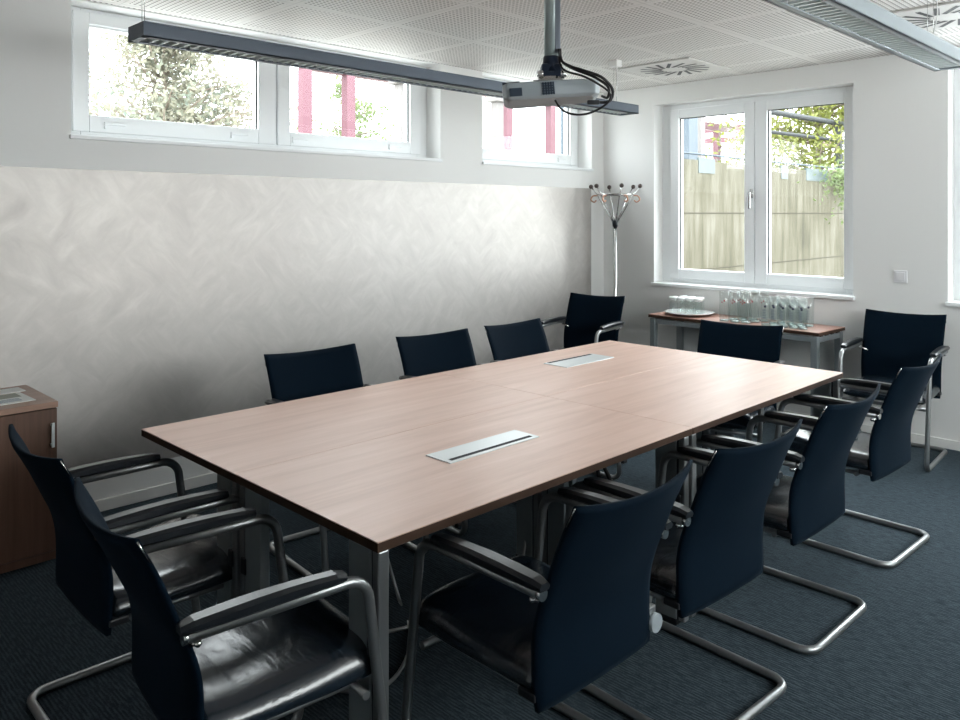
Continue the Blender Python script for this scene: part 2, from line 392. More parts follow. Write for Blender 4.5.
board('baseboard_left', 0, .014, YR, 0, 0, .06); board('baseboard_back', .014, XR, -.014, 0, 0, .06)
board('baseboard_right', XR-.014, XR, YR, -.014, 0, .06); board('baseboard_rear', .014, XR-.014, YR, YR+.014, 0, .06)
tr = struct(MB().box(0, .003, YR, -.182, .19, 1.7224).build('trim_1', M['silver']))

# ------------------------------------------------------------------ windows
def window(name, axis, sgn, W, joints, glass, sash, fdepth, sill_out, handles=(), covers=(), fr=None):
    """W opening; frame front plane sits fdepth behind the wall face; glass = list of (a0,a1,z0,z1); sash = same outer"""
    root = bpy.data.objects.new(name, None); COL.objects.link(root); struct(root)
    def bx(m, a0, a1, d0, d1, z0, z1, bev=.004):   # d measured outwards from the wall face
        if axis == 0: m.box(sgn*d1, sgn*d0, a0, a1, z0, z1, bev) if sgn < 0 else m.box(sgn*d0, sgn*d1, a0, a1, z0, z1, bev)
        else: m.box(a0, a1, d0, d1, z0, z1, bev)
    a0, a1, z0, z1 = W
    m = MB(); fw = .092; d0, d1 = fdepth, fdepth+.07
    bx(m, a0, a0+fw, d0, d1, z0, z1); bx(m, a1-fw, a1, d0, d1, z0, z1); bx(m, a0+fw, a1-fw, d0, d1, z0, z0+fw); bx(m, a0+fw, a1-fw, d0, d1, z1-fw, z1)
    for j in joints: bx(m, j-.06, j+.06, d0+.005, d1, z0+fw, z1-fw)
    m.build('frame', M['white_pvc'], root)
    for s, g in zip(sash, glass):
        m = MB(); e0, e1 = fdepth-.018, fdepth+.06
        bx(m, s[0], g[0], e0, e1, s[2], s[3]); bx(m, g[1], s[1], e0, e1, s[2], s[3]); bx(m, g[0], g[1], e0, e1, s[2], g[2]); bx(m, g[0], g[1], e0, e1, g[3], s[3])
        so = m.build('sash', M['white_pvc'], root)
        m = MB(); k = .007; q0, q1 = e0+.022, e0+.03
        bx(m, g[0]-.002, g[0]+k, q0, q1, g[2], g[3], 0); bx(m, g[1]-k, g[1]+.002, q0, q1, g[2], g[3], 0); bx(m, g[0], g[1], q0, q1, g[3]-k, g[3]+.002, 0)
        m.build('gasket', M['gasket'], so)
        m = MB(); bx(m, g[0]-.005, g[1]+.005, e0+.034, e0+.04, g[2]-.005, g[3]+.005, 0)
        m.build('pane', M['pane'], so)
    for c, z in covers:
        m = MB(); bx(m, c-.055, c+.055, fdepth-.03, fdepth-.016, z, z+.018, .003); bx(m, c-.055, c-.045, fdepth-.03, fdepth-.016, z-.02, z, .003)
        m.build('hinge_cover', M['white_pvc'], root)
    for a, z in handles:
        m = MB(); bx(m, a-.014, a+.014, fdepth-.028, fdepth-.016, z-.035, z+.035, .004); bx(m, a-.009, a+.009, fdepth-.06, fdepth-.028, z-.009, z+.009, .003)
        bx(m, a-.01, a+.01, fdepth-.068, fdepth-.052, z-.12, z+.012, .006)
        m.build('handle', M['steel'], root)
    m = MB()
    if axis == 0: m.box(-fdepth, .018, a0-.008, a1+.008, z0-.006, z0+.016, .004)
    else: m.box(a0-.012, a1+.012, -sill_out, fdepth, z0-.004, z0+.024, .005)
    m.build('sill', M['white_pvc'], root)
    return root
window('window_1', 0, -1, W1, [-3.16], [(-4.246, -3.282, 2.012, 2.482), (-3.066, -2.098, 2.010, 2.482)],
       [(-4.325, -3.166, 1.925, 2.545), (-3.154, -2.0, 1.925, 2.545)], .15, 0, covers=[(-4.12, 1.965), (-3.41, 1.965), (-3.0, 1.965), (-2.24, 1.965)])
window('window_2', 0, -1, W2, [], [(-1.41, -.297, 2.012, 2.482)], [(-1.47, -.21, 1.925, 2.545)], .15, 0, covers=[(-1.36, 1.965), (-.42, 1.965)])
window('window_3', 1, 1, W3, [], [(.682, 1.262, 1.044, 2.296), (1.445, 2.015, 1.044, 2.296)],
       [(.60, 1.345, .962, 2.37), (1.349, 2.085, .962, 2.37)], .13, .03, handles=[(1.325, 1.66)])
window('window_4', 1, 1, W4, [], [(2.86, 3.36, 1.05, 2.37), (3.52, 4.0, 1.05, 2.37)], [(2.78, 3.44, .97, 2.45), (3.444, 4.08, .97, 2.45)], .13, .03, handles=[(3.42, 1.66)])
root = struct(bpy.data.objects.new('window_added_right', None)); COL.objects.link(root)  # out-of-view window, made up to go with the fill light
m = MB()
for a in (-4.3, -3.19, -2.07, -.95): m.box(XR+.1, XR+.17, a, a+.05, 1.3, 2.45, .004)
for z in (1.3, 2.4): m.box(XR+.1, XR+.17, -4.25, -.95, z, z+.05, .004)
m.build('frame', M['white_pvc'], root)
MB().box(XR+.13, XR+.136, -4.25, -.95, 1.35, 2.4).build('pane', M['pane'], root)

# ------------------------------------------------------------------ outside
struct(MB().box(-60, -.55, -40, 60, 1.70, 1.82).build('ground', M['gravel']))
struct(MB().box(-.34, 12, .3, 40, -.1, .25).build('ground_lightwell', M['gravel']))
m = MB()
m.box(-.62, -.34, .32, 14, .25, 2.10)
rw = struct(m.build('retaining_wall', M['concrete']))
m = MB()
for z in (.88, 1.51): m.box(-.341, -.337, .32, 14, z-.006, z+.006)
m.build('board_joint', plain('dark_joint', (.03, .025, .014), .9), rw)
def post(root, mat, x, y, w, z0, z1, name='post', d=None):
    return MB().box(x-w/2, x+w/2, y-(d or w)/2, y+(d or w)/2, z0, z1, .006).build(name, mat, root)
cp = thing('steel_carport', 'red steel carport frame standing outside beyond the left windows', 'carport', (-3.5, -.8, 1.82))
def cpx(m, name): return m.build(name, M['red_steel'], cp, loc=(3.5, .8, -1.82))
for y in (-.83, -.24, 2.48, 3.43, 8.45):
    cpx(MB().box(-3.56, -3.44, y-.06, y+.06, 1.82, 3.12, .006), 'post')
cpx(MB().box(-3.55, -3.45, -.89, 14, 3.12, 3.26, .006), 'beam')
for y in (9.4, 11.6): cpx(MB().box(-6.5, -3.45, y-.05, y+.05, 3.2, 3.32, .006), 'cross_beam')
pp = thing('concrete_pillar', 'pale pillar with a square cap outside the right half of the long left window', 'pillar', (-2.2, -.50, 1.82))
MB().box(-.055, .055, -.055, .055, 0, 1.02, .01).build('shaft', M['pale_post'], pp)
MB().box(-.10, .10, -.10, .10, 1.02, 1.14, .01).build('cap', M['pale_post'], pp)
pp = thing('concrete_pillar', 'pale pillar cap at the top left of the small left window', 'pillar', (-2.2, .93, 1.82))
MB().box(-.055, .055, -.055, .055, 0, .98, .01).build('shaft', M['pale_post'], pp)
MB().box(-.09, .09, -.09, .09, .98, 1.10, .01).build('cap', M['pale_post'], pp)
tag(MB().box(-.06, .06, -.06, .06, 0, 2.2, .01).build('steel_post', M['blue_post'], loc=(-1.4, -.55, 1.82)), 'pale blue steel post outside at the right edge of the long left window', 'post')
tag(MB().box(-.09, .09, -.09, .09, 0, 2.2, .01).build('steel_post', M['blue_post'], loc=(-1.6, 1.55, 1.82)), 'pale blue steel post outside the right part of the small left window', 'post')
tag(MB().box(-.12, .12, -.12, .12, 0, 2.4, .01).build('steel_post', M['blue_post'], loc=(-1.35, 3.65, 1.82)), 'blue grey steel post above the mossy wall, at the window left pane', 'post')
tag(MB().box(-.06, .06, -.06, .06, 0, 2.4, .01).build('steel_post', M['pale_post'], loc=(-1.6, 4.45, 1.82)), 'slim pale post just right of the blue grey one above the mossy wall', 'post')
gr = thing('guard_rail', 'thin grey rail with small glass plates along the top of the mossy wall', 'railing', (-.5, 1.5, 2.10))
MB().cyl((0, -.9, .09), (0, 12, .09), .012, n=8).build('rail', M['blue_post'], gr)
for y, w in ((.9, .36), (2.1, .34), (2.9, .20), (3.95, .75)):
    MB().box(.14, .165, y-w/2, y+w/2, -.14, .03).build('glass_plate', M['glass_panel'], gr)
sh = thing('pergola', 'dark horizontal beams on a post among yellow leaves behind the mossy wall', 'pergola', (-1.0, 7.0, 1.82))
MB().cyl((-.5, -1.2, 1.30), (1.0, 5, 1.02), .045, n=8).build('beam', M['dark_steel'], sh)
MB().cyl((-.5, -1.2, .98), (1.0, 5, .80), .03, n=8).build('beam', M['dark_steel'], sh)
MB().box(-.05, .05, .9, 1.0, 0, 1.16).build('post', M['dark_steel'], sh)

def foliage(name, n, fn, size, mat, parent=None, loc=None):
    vs, fs = [], []
    for i in range(n):
        p = Vector(fn()); a = Vector((random.gauss(0, 1), random.gauss(0, 1), random.gauss(0, 1))).normalized()
        b = a.orthogonal().normalized(); b.rotate(Matrix.Rotation(random.random()*6.3, 3, a)); c = a.cross(b)
        l = size*random.uniform(.6, 1.3); w = l*.42; k = len(vs)
        vs += [p-b*l, p-c*w+a*w*.25, p+b*l, p+c*w+a*w*.25]; fs.append((k, k+1, k+2, k+3))
    me = bpy.data.meshes.new(name); me.from_pydata(vs, [], fs); me.materials.append(mat)
    o = bpy.data.objects.new(name, me); COL.objects.link(o)
    if parent is not None: o.parent = parent
    if loc: o.location = loc
    return o
def branch_tree(root, h, spread, nb, n_leaf, size, mat, droop=.1, z_lo=.1, trunk_r=.09):
    tm = MB().tube([(0, 0, 0), (.03, .02, h*.5), (0, 0, h*.97)], [trunk_r, trunk_r*.6, .015], 8); segs = []
    for i in range(nb):
        t = random.uniform(z_lo, 1); z = h*(t*.9+.08); a = random.random()*2*PI; L = spread*(1-.72*t)*random.uniform(.65, 1.1)
        e = Vector((math.cos(a)*L, math.sin(a)*L, z+L*(.35-droop)))
        tm.tube([(0, 0, z), (e.x*.5, e.y*.5, z+L*.12), e], [.02, .012, .005], 5); segs.append((Vector((0, 0, z)), e))
    tm.build('trunk', M['bark'], root)
    def pick():
        s, e = random.choice(segs); t = random.uniform(.15, 1.03); L = (e-s).length
        return s.lerp(e, t)+Vector((random.gauss(0, 1), random.gauss(0, 1), random.gauss(0, .8)))*L*.15
    foliage('foliage', n_leaf, pick, size, mat, root)
t = thing('conifer_tree', 'pale brownish green tree filling the left half of the long left window', 'tree', (-6.2, -1.30, 1.6))
branch_tree(t, 3.3, 1.75, 120, 17000, .046, M['leaf_pale'], trunk_r=.05)
t = thing('shrub', 'low sparse bush at the lower left corner of the long left window', 'shrub', (-6.4, -2.55, 1.7))
branch_tree(t, 1.0, .7, 14, 700, .036, M['leaf_pale'], trunk_r=.03)
t = thing('young_tree', 'small green tree between the red posts and the pale pillar outside', 'tree', (-6.5, 1.9, 1.7))
branch_tree(t, 2.0, 1.3, 34, 2600, .045, M['leaf_green'], trunk_r=.03)
t = thing('young_tree', 'small bare twiggy tree right of the red post in the back window', 'tree', (-3.2, 8.6, 1.7))
branch_tree(t, 1.7, .8, 14, 420, .035, M['leaf_pale'], trunk_r=.03)
t = thing('leafy_tree', 'yellow green leafy tree above the mossy wall, at the window right pane', 'tree', (-1.6, 8.6, 1.6))
branch_tree(t, 3.4, 2.0, 80, 9000, .062, M['leaf_yellow'], z_lo=.02)
t = thing('ivy', 'green ivy trailing over the right part of the mossy wall outside', 'ivy', (-.25, 6.3, 2.1))
MB().tube([(-.10, -.6, .015), (-.07, 0, .03), (-.09, .8, .015)], .012, 6).build('stem', M['bark'], t)
foliage('foliage', 900, lambda: (random.uniform(-.06, .08), random.gauss(.1, .5), random.gauss(.02, .1)-abs(random.gauss(0, .38))*random.random()), .035, M['leaf_green'], t)

# ------------------------------------------------------------------ conference tables
TZ = .722
def table_leg(m_parent, x, y, sx):
    lg = MB().box(min(x-sx*.045, x+sx*.045), max(x-sx*.045, x+sx*.045), y-.016, y+.016, .02, TZ-.03, .004).build('leg', M['leg_grey'], m_parent)
    MB().box(x+sx*.051-.006, x+sx*.051+.006, y-.010, y+.010, .02, TZ-.034).build('slot', M['black'], lg)
    xb = x+sx*.066
    MB().box(xb-.013, xb+.013, y-.016, y+.016, .02, TZ-.03, .004).build('outer_profile', M['alu'], lg)
    MB().box(x-.048, x+.048, y-.020, y+.020, 0, .022, .004).build('foot', M['black'], lg)
    MB().box(x+sx*.050-.014, x+sx*.050+.014, y-.021, y+.021, .43, .48, .004).build('clamp', M['black'], lg)
def conf_table(x0, x1, y0, y1, label, flap=None):
    cx, cy = (x0+x1)/2, (y0+y1)/2; hx, hy = (x1-x0)/2-.001, (y1-y0)/2-.001
    t = thing('conference_table', label, 'table', (cx, cy, 0), 0, 'conference tables pushed together')
    tt = MB().box(-hx, hx, -hy, hy, TZ-.003, TZ, .001, 1).build('tabletop', M['table_wood'], t)
    MB().box(-hx, hx, -hy, hy, TZ-.026, TZ-.0031, .001, 1).build('edge_band', M['edge_wood'], t)
    for sx in (-1, 1):
        for sy in (-1, 1): table_leg(t, sx*(hx-.088), sy*(hy-.026)+(.40 if sx < 0 and sy < 0 and x0 < 1.5 and y0 < -4 else 0), sx)
    m = MB()
    for sx in (-1, 1): m.box(sx*(hx-.13)-.012, sx*(hx-.13)+.012, -hy+.08, hy-.08, TZ-.066, TZ-.027, .003)
    for sy in (-1, 1): m.box(-hx+.08, hx-.08, sy*(hy-.10)-.010, sy*(hy-.10)+.010, TZ-.066, TZ-.027, .003)
    m.build('frame_rail', M['leg_grey'], t)
    if flap:
        fx0, fx1, fy0, fy1, side = flap; fx0 -= cx; fx1 -= cx; fy0 -= cy; fy1 -= cy
        f = MB().box(fx0, fx1, fy0, fy1, TZ-.001, TZ+.0035, .001, 1).build('cable_flap', M['panel_silver'], t)
        b0, b1 = (fx1-.030, fx1-.014) if side > 0 else (fx0+.006, fx0+.024)
        MB().box(b0, b1, fy0+.02, fy1-.02, TZ+.003, TZ+.0042).build('brush_strip', M['brush'], f)
        m = MB(); m.box(fx0, fx1, fy0, fy1, TZ-.11, TZ-.03, .004); m.build('socket_tray', M['leg_grey'], t)
    return t
XL, XM, XRt, YN, YS, YF = 1.286, 1.984, 2.686, -4.544, -3.108, -1.688
conf_table(XL, XM, YN, YS, 'near left conference table, plain rosy wood top, closest to the brown cabinet')
conf_table(XM, XRt, YN, YS, 'near right conference table with a silver cable flap, nearest the viewer', (2.255, 2.372, -4.022, -3.60, 1))
conf_table(XL, XM, YS, YF, 'far left conference table with a silver cable flap, towards the room corner', (1.50, 1.655, -2.56, -2.155, -1))
conf_table(XM, XRt, YS, YF, 'far right conference table, plain pale top, nearest the back window wall')
cb = MB().tube(spline([(2.42, -3.36, .66), (2.47, -3.30, .50), (2.44, -3.22, .37), (2.36, -3.2, .40), (2.34, -3.26, .64)]), .008, 8).build('power_cable', M['rubber'])
tag(cb, 'black power cable hanging in a loop under the middle of the conference tables', 'cable')
cb = MB().tube(spline([(1.74, -3.85, .60), (1.72, -3.80, .3), (1.78, -3.75, .012), (2.06, -3.92, .010), (2.2, -4.15, .010), (2.05, -4.28, .010), (1.9, -4.1, .010), (1.98, -3.85, .010), (2.02, -3.55, .01), (1.92, -3.2, .012), (1.88, -3.1, .3), (1.9, -3.05, .6)]), .0065, 8).build('data_cable', M['alu'])
tag(cb, 'grey cable looped on the carpet under the near right conference table', 'cable')

# ------------------------------------------------------------------ chairs
def interp(tab, v):
    for (a, x), (b, y) in zip(tab, tab[1:]):
        if v <= b: 
            t = max(0, (v-a)/(b-a)); return x+(y-x)*t
    return tab[-1][1]
PROF = [(.32, -.004), (.38, -.001), (.44, .002), (.50, .002), (.55, -.004), (.60, -.018), (.65, -.039), (.70, -.058), (.75, -.077), (.80, -.099), (.83, -.114), (.86, -.132)]
def smooth_prof(z):
    return sum(interp(PROF, z+d) for d in (-.02, -.01, 0, .01, .02))/5
def make_chair():
    root = thing('cantilever_chair', '', 'chair')
    # backrest: one curved upholstered shell
    NU, NV = 18, 26; z0, z1, hw = .345, .862, .237; th = .024
    m = MB(); bm = m.bm; F = []; B = []
    for j in range(NV+1):
        v = j/NV; rowF, rowB = [], []
        for i in range(NU+1):
            u = -1+2*i/NU
            zb = z0+.004*u**6; z = zb+(z1-.017*(1-u*u)-zb)*v
            w = hw*(1-.03*(1-v))
            if v < .12: w *= 1-.025*((.12-v)/.12)**2
            x = u*w; dep = .036*v**1.2+.006
            y = smooth_prof(z)-dep*(1-u*u)
            e = min(1, (1-abs(u))*14, v*14, (1-v)*16); t_ = th*(.45+.55*math.sin(e*PI/2))
            n = Vector((u*2*dep/hw*.9, 1, 0)).normalized()
            c = Vector((x, y, z)); rowF.append(bm.verts.new(c+n*t_/2)); rowB.append(bm.verts.new(c-n*t_/2))
        F.append(rowF); B.append(rowB)
    for j in range(NV):
        for i in range(NU):
            bm.faces.new((F[j][i+1], F[j][i], F[j+1][i], F[j+1][i+1])); bm.faces.new((B[j][i], B[j][i+1], B[j+1][i+1], B[j+1][i]))
        bm.faces.new((F[j][0], B[j][0], B[j+1][0], F[j+1][0])); bm.faces.new((B[j][NU], F[j][NU], F[j+1][NU], B[j+1][NU]))
    for i in range(NU):
        bm.faces.new((F[0][i], F[0][i+1], B[0][i+1], B[0][i])); bm.faces.new((F[NV][i+1], F[NV][i], B[NV][i], B[NV][i+1]))
    bk = m.build('backrest', M['fabric'], root, smooth=True)
    for s in (-1, 1):
        yt = smooth_prof(.84)
        MB().tube([(s*hw*1.002, smooth_prof(.81)+.001, .81), (s*hw*1.002, yt+.001, .84), (s*hw*1.001, smooth_prof(.858)+.001, .857)], .0022, 6).build('edge_clip', M['steel'], bk)
    # seat cushion
    NX, NY = 16, 22; m = MB(); bm = m.bm; T = []; Bo = []
    tab_t = [(0, .462), (.12, .458), (.25, .462), (.34, .472), (.42, .472), (.46, .452), (.475, .418)]
    tab_b = [(0, .378), (.3, .372), (.42, .375), (.46, .386), (.475, .402)]
    for j in range(NY+1):
        y = .008+.464*(j/NY); yy = max(0, y); rt, rb = [], []
        for i in range(NX+1):
            u = -1+2*i/NX; au = abs(u); w = .232-.02*max(0, (y-.40)/.08)**2
            zt = interp(tab_t, yy)-.026*au**5-.010*(1-au**2)*(1 if y < .36 else .3); zb = interp(tab_b, yy)+.012*au**6
            if au > .999: zt = zb+(zt-zb)*.62
            rt.append(bm.verts.new((u*w, y, zt))); rb.append(bm.verts.new((u*w, y, zb)))
        T.append(rt); Bo.append(rb)
    for j in range(NY):
        for i in range(NX):
            bm.faces.new((T[j][i], T[j][i+1], T[j+1][i+1], T[j+1][i])); bm.faces.new((Bo[j][i+1], Bo[j][i], Bo[j+1][i], Bo[j+1][i+1]))
        bm.faces.new((Bo[j][0], T[j][0], T[j+1][0], Bo[j+1][0])); bm.faces.new((T[j][NX], Bo[j][NX], Bo[j+1][NX], T[j+1][NX]))
    for i in range(NX):
        bm.faces.new((T[0][i+1], T[0][i], Bo[0][i], Bo[0][i+1])); bm.faces.new((T[NY][i], T[NY][i+1], Bo[NY][i+1], Bo[NY][i]))
    so = m.build('seat', M['leather'], root, smooth=True)
    md = so.modifiers.new('round', 'SUBSURF'); md.levels = 1; md.render_levels = 1
    # bent tube: arm - front leg - runner - rear bar - runner - front leg - arm
    R = .0135; hx = .247; ah = .642
    path = [(-hx, -.035, ah), (-hx, .388, ah), (-hx+.002, .468, R), (-hx, -.082, R), (hx, -.082, R), (hx-.002, .468, R), (hx, .388, ah), (hx, -.035, ah)]
    MB().tube(round_path(path, [.06, .05, .055, .055, .05, .06], 7), R, 12).build('tube_frame', M['alu'], root)
    m = MB(); m.cyl((-hx+.01, .395, .352), (hx-.01, .395, .352), .0105, n=10)
    m.cyl((-.19, .08, .354), (.19, .08, .354), .0105, n=10)
    for s in (-1, 1): m.cyl((s*.17, .08, .354), (s*.17, .40, .354), .0095, n=10)
    m.build('seat_support', M['alu'], root)
    for s in (-1, 1):
        m = MB(); bm = m.bm; rings = []
        for k in range(15):
            t = k/14; y = -.052+.378*t; w = .026*(1-.10*abs(2*t-1)**3)*(.86+.14*math.sin(PI*min(1, t*1.4+.1))); zt = ah+.036+.007*math.sin(PI*t); zb = ah+.0135
            if k in (0, 14): w *= .82; zt -= .005
            pr = [(-w*.75, zb), (-w, zb+.006), (-w, zt-.008), (-w*.62, zt), (w*.62, zt), (w, zt-.008), (w, zb+.006), (w*.75, zb)]
            rings.append([bm.verts.new((s*(hx+.004)+a, y, z)) for a, z in pr])
        for a, b in zip(rings, rings[1:]):
            for k in range(8): bm.faces.new((a[k], a[(k+1) % 8], b[(k+1) % 8], b[k]))
        bm.faces.new(rings[0]); bm.faces.new(rings[-1][::-1])
        ar = m.build('armrest', M['pad'], root)
        m = MB(); m.cyl((s*hx, -.044, ah), (s*hx, -.032, ah), .0145, n=14)
        m.cyl((s*(hx+.004), -.012, ah-.018), (s*(hx-.05), -.018, ah-.04), .0065, n=10); m.sphere((s*(hx+.002), -.012, ah-.02), .008, 10)
        m.build('arm_bracket', M['steel'], root)
        m = MB(); m.box(s*.222-.012, s*.222+.012, -.004, .05, .372, .392, .004); m.build('hinge_plate', M['black'], root)
    return root
CH = make_chair()
def place(c, p, q, facing_flip=False):
    """p,q: floor-plan points of the two top corners, ordered from the sitter's left to right"""
    d = Vector((q[0]-p[0], q[1]-p[1])); a = math.atan2(d.y, d.x); mid = Vector(((p[0]+q[0])/2, (p[1]+q[1])/2))
    off = Matrix.Rotation(a, 2) @ Vector((0, .124))
    c.location = (mid.x+off.x, mid.y+off.y, 0); c.rotation_euler = (0, 0, a)
GRP = 'navy cantilever conference chairs'
CHAIRS = [
    ((3.102, -4.326), (3.109, -3.852), 'navy chair at the right table side, nearest the viewer, back towards us'),
    ((3.108, -3.708), (3.136, -3.253), 'navy chair at the right table side, second from the viewer'),
    ((3.120, -3.0), (3.127, -2.528), 'navy chair at the right table side, third from the viewer'),
    ((3.078, -2.115), (3.095, -1.635), 'navy chair at the right table side, farthest from the viewer'),
    ((.986, -3.383), (.945, -3.855), 'navy chair on the silver wall side of the table, nearest the cabinet'),
    ((1.004, -2.643), (.962, -3.093), 'navy chair on the silver wall side of the table, the middle one of three'),
    ((1.004, -2.02), (.998, -2.484), 'navy chair on the silver wall side of the table, nearest the room corner'),
    ((.590, -.552), (.160, -.634), 'navy chair standing free in the room corner in front of the coat stand'),
    ((2.192, -1.279), (1.739, -1.372), 'navy chair at the far head of the table in front of the side table'),
    ((2.715, -.058), (2.232, -.094), 'navy chair against the back wall under the light switch, facing the room'),
    ((1.505, -5.005), (1.920, -5.010), 'navy chair at the near head of the table, next to the brown cabinet'),
    ((2.125, -5.026), (2.620, -5.072), 'navy chair at the near head of the table, glossy seat in full view'),
]
for i, (p, q, lab) in enumerate(CHAIRS):
    c = CH if i == 0 else copy_tree(CH)
    c['label'] = lab; c['group'] = GRP
    place(c, p, q)

m = MB(); m.cyl((.246, -.018, .392), (.246, .004, .392), .025, n=24)
kn = m.build('tilt_knob', M['lamp_grey'], CH); kn['label'] = 'round grey knob'
MB().box(.226, .258, -.006, .05, .412, .436, .004).build('knob_bracket', M['alu'], CH)

# ------------------------------------------------------------------ low cabinet with papers
cb = thing('cabinet', 'low brown walnut cabinet against the silver wall at the left edge', 'cabinet', (0, -4.575, 0))
D, HC, WC = .472, .691, 1.0
MB().box(.006, D-.022, -WC, -.002, .012, HC-.026, .002).build('body', M['cab_wood'], cb)
MB().box(.02, D-.04, -WC+.02, -.02, 0, .02).build('plinth', M['black'], cb)
MB().box(.004, D, -WC-.002, 0, HC-.025, HC, .002).build('top', M['cab_top'], cb)
for a, b, hy in ((-.497, -.004, -.026), (-WC+.002, -.503, -.525)):
    d = MB().box(D-.021, D-.003, a, b, .05, HC-.03, .0015).build('door', M['cab_wood'], cb)
    m = MB(); m.box(D+.015, D+.022, hy-.006, hy+.006, .50, .605, .002)
    for z in (.51, .595): m.box(D-.004, D+.016, hy-.004, hy+.004, z-.005, z+.005)
    m.build('handle', M['panel_silver'], d)
MB().box(D-.021, D-.004, -WC+.002, -.004, .012, .047, .001).build('base_rail', M['cab_wood'], cb)
pg = thing('brochure', 'open white brochure with a grey picture and text lying on the cabinet', 'brochure', (.285, -4.79, HC), .04)
MB().box(-.105, .105, -.15, .148, 0, .0025).build('sheet', M['paper'], pg)
MB().box(-.095, -.005, -.14, .125, .0026, .0032).build('picture', plain('landscape_picture', (.28, .30, .25), .5, bump=.1, bscale=14), pg)
m = MB()
for i in range(5): m.box(.015+i*.013, .022+i*.013, -.02, .105, .0026, .003)
m.build('text_block', M['print_grey'], pg)
tag(MB().box(-.05, .05, -.16, .16, 0, .004, .001).build('leaflet_stack', M['paper'], loc=(.115, -4.78, HC), rotz=.05), 'plain white sheets behind the brochure on the cabinet, by the wall', 'paper')

# ------------------------------------------------------------------ side table with glassware
st = thing('side_table', 'narrow walnut side table with grey frame under the back window', 'table', (1.412, -.24, 0), -.04)
SX, SY, SZ = .67, .205, .722
MB().box(-SX, SX, -SY, SY, SZ-.004, SZ, .001, 1).build('tabletop', M['side_wood'], st)
MB().box(-SX, SX, -SY, SY, SZ-.024, SZ-.0041, .001, 1).build('edge_band', M['edge_wood'], st)
for sx in (-1, 1):
    for sy in (-1, 1):
        x, y = sx*(SX-.035), sy*(SY-.025)
        MB().box(x-.022, x+.022, y-.022, y+.022, 0, SZ-.03, .004).build('leg', M['leg_grey'], st)
    MB().box(sx*(SX-.035)-.02, sx*(SX-.035)+.02, -SY+.05, SY-.05, SZ-.072, SZ-.034, .003).build('frame_bar', M['leg_grey'], st)
for sy in (-1, 1): MB().box(-SX+.06, SX-.06, sy*(SY-.025)-.012, sy*(SY-.025)+.012, SZ-.07, SZ-.034, .003).build('frame_bar', M['leg_grey'], st)
m = MB()
for k in range(4): m.box(SX-.06, SX-.012, -.15+k*.085, -.11+k*.085, SZ-.034, SZ-.024)
m.build('spacer', M['black'], st)
ZT = SZ
tray = tag(MB().lathe([(0, .004), (.10, .003), (.165, .012), (.185, .020), (.188, .023), (.18, .026), (.12, .014), (0, .012)], n=40).build('serving_tray', M['plate'], loc=(.985, -.235, ZT)), 'round white tray holding tumblers at the left end of the side table', 'tray')
def tumbler():
    t = thing('tumbler', '', 'glass')
    MB().lathe([(.033, 0), (.035, .004), (.031, .090), (.029, .104)], n=16).build('bowl', M['glassware'], t)
    MB().lathe([(0, .100), (.028, .099), (.034, .106), (.035, .118), (.029, .124), (0, .123)], n=16).build('base', M['bright_glass'], t)
    return t
tb = tumbler(); n = 0
for r, (xs, dy, row) in enumerate((((-.105, -.035, .035, .105), -.05, 'front'), ((-.07, 0, .07), .04, 'back'))):
    names = ['leftmost', 'second', 'third', 'rightmost'] if r == 0 else ['left', 'middle', 'right']
    for x, nm in zip(xs, names):
        o = tb if n == 0 else copy_tree(tb); n += 1
        o.location = (.985+x, -.235+dy, ZT+.0145); o['label'] = f'upside-down clear tumbler on the white tray, {nm} in the {row} row'; o['group'] = 'tumblers on the white tray'
def printed_glass(name, prof, dots, lines):
    t = thing(name, '', 'glass')
    MB().lathe(prof, n=18).build('bowl', M['glassware'], t)
    r = prof[0][0]
    MB().lathe([(0, .002), (r*.92, .002), (r*.93, .012), (0, .014)], n=18).build('base', M['thick_glass'], t)
    m = MB()
    for (a, z, s) in dots: m.sphere((math.cos(a)*(interp_r(prof, z)-.002), math.sin(a)*(interp_r(prof, z)-.002), z), s, 8)
    m.build('printed_dot', M['print_dark'] if name == 'long_drink_glass' else M['print_red'], t)
    if lines:
        m = MB()
        for z in lines:
            rr = interp_r(prof, z)+.0006
            for k in range(6):
                a0 = -PI*.62+k*.12
                m.quad(*[(math.cos(a)*rr, math.sin(a)*rr, zz) for a, zz in ((a0, z), (a0+.085, z), (a0+.085, z+.009), (a0, z+.009))])
        m.build('printed_lettering', M['print_grey'], t)
    return t
def interp_r(prof, z):
    pr = prof[:4]
    for (r0, a), (r1, b) in zip(pr, pr[1:]):
        if a <= z <= b: return r0+(r1-r0)*(z-a)/(b-a)
    return pr[-1][0]
A0 = -1.35
g1 = printed_glass('long_drink_glass', [(.029, 0), (.0295, .05), (.031, .12), (.0325, .20), (.0312, .201), (.0305, .199)], [(A0, .135, .0085)], [.05, .068, .086, .104])
g2 = printed_glass('water_glass', [(.034, 0), (.040, .06), (.034, .13), (.037, .215), (.0357, .216), (.035, .214)], [(A0, .15, .006), (A0-.5, .14, .005)], None)
ordn = ['leftmost', 'second from left', 'third from left', 'fourth from left', 'rightmost']
rown = ['front row', 'second row', 'third row']
n = 0
for r in range(3):
    for k in range(4 if r else 5):
        o = g1 if n == 0 else copy_tree(g1); n += 1
        o.location = (1.665+k*.068+r*.020, -.375+r*.082-k*.004, ZT); o.rotation_euler = (0, 0, random.uniform(-.15, .15))
        nm = ordn[k] if not (r and k == 3) else 'rightmost'
        o['label'] = f'tall clear glass with dark dot on the side table, {rown[r]}, {nm}'; o['group'] = 'tall printed glasses at the right of the side table'
n = 0
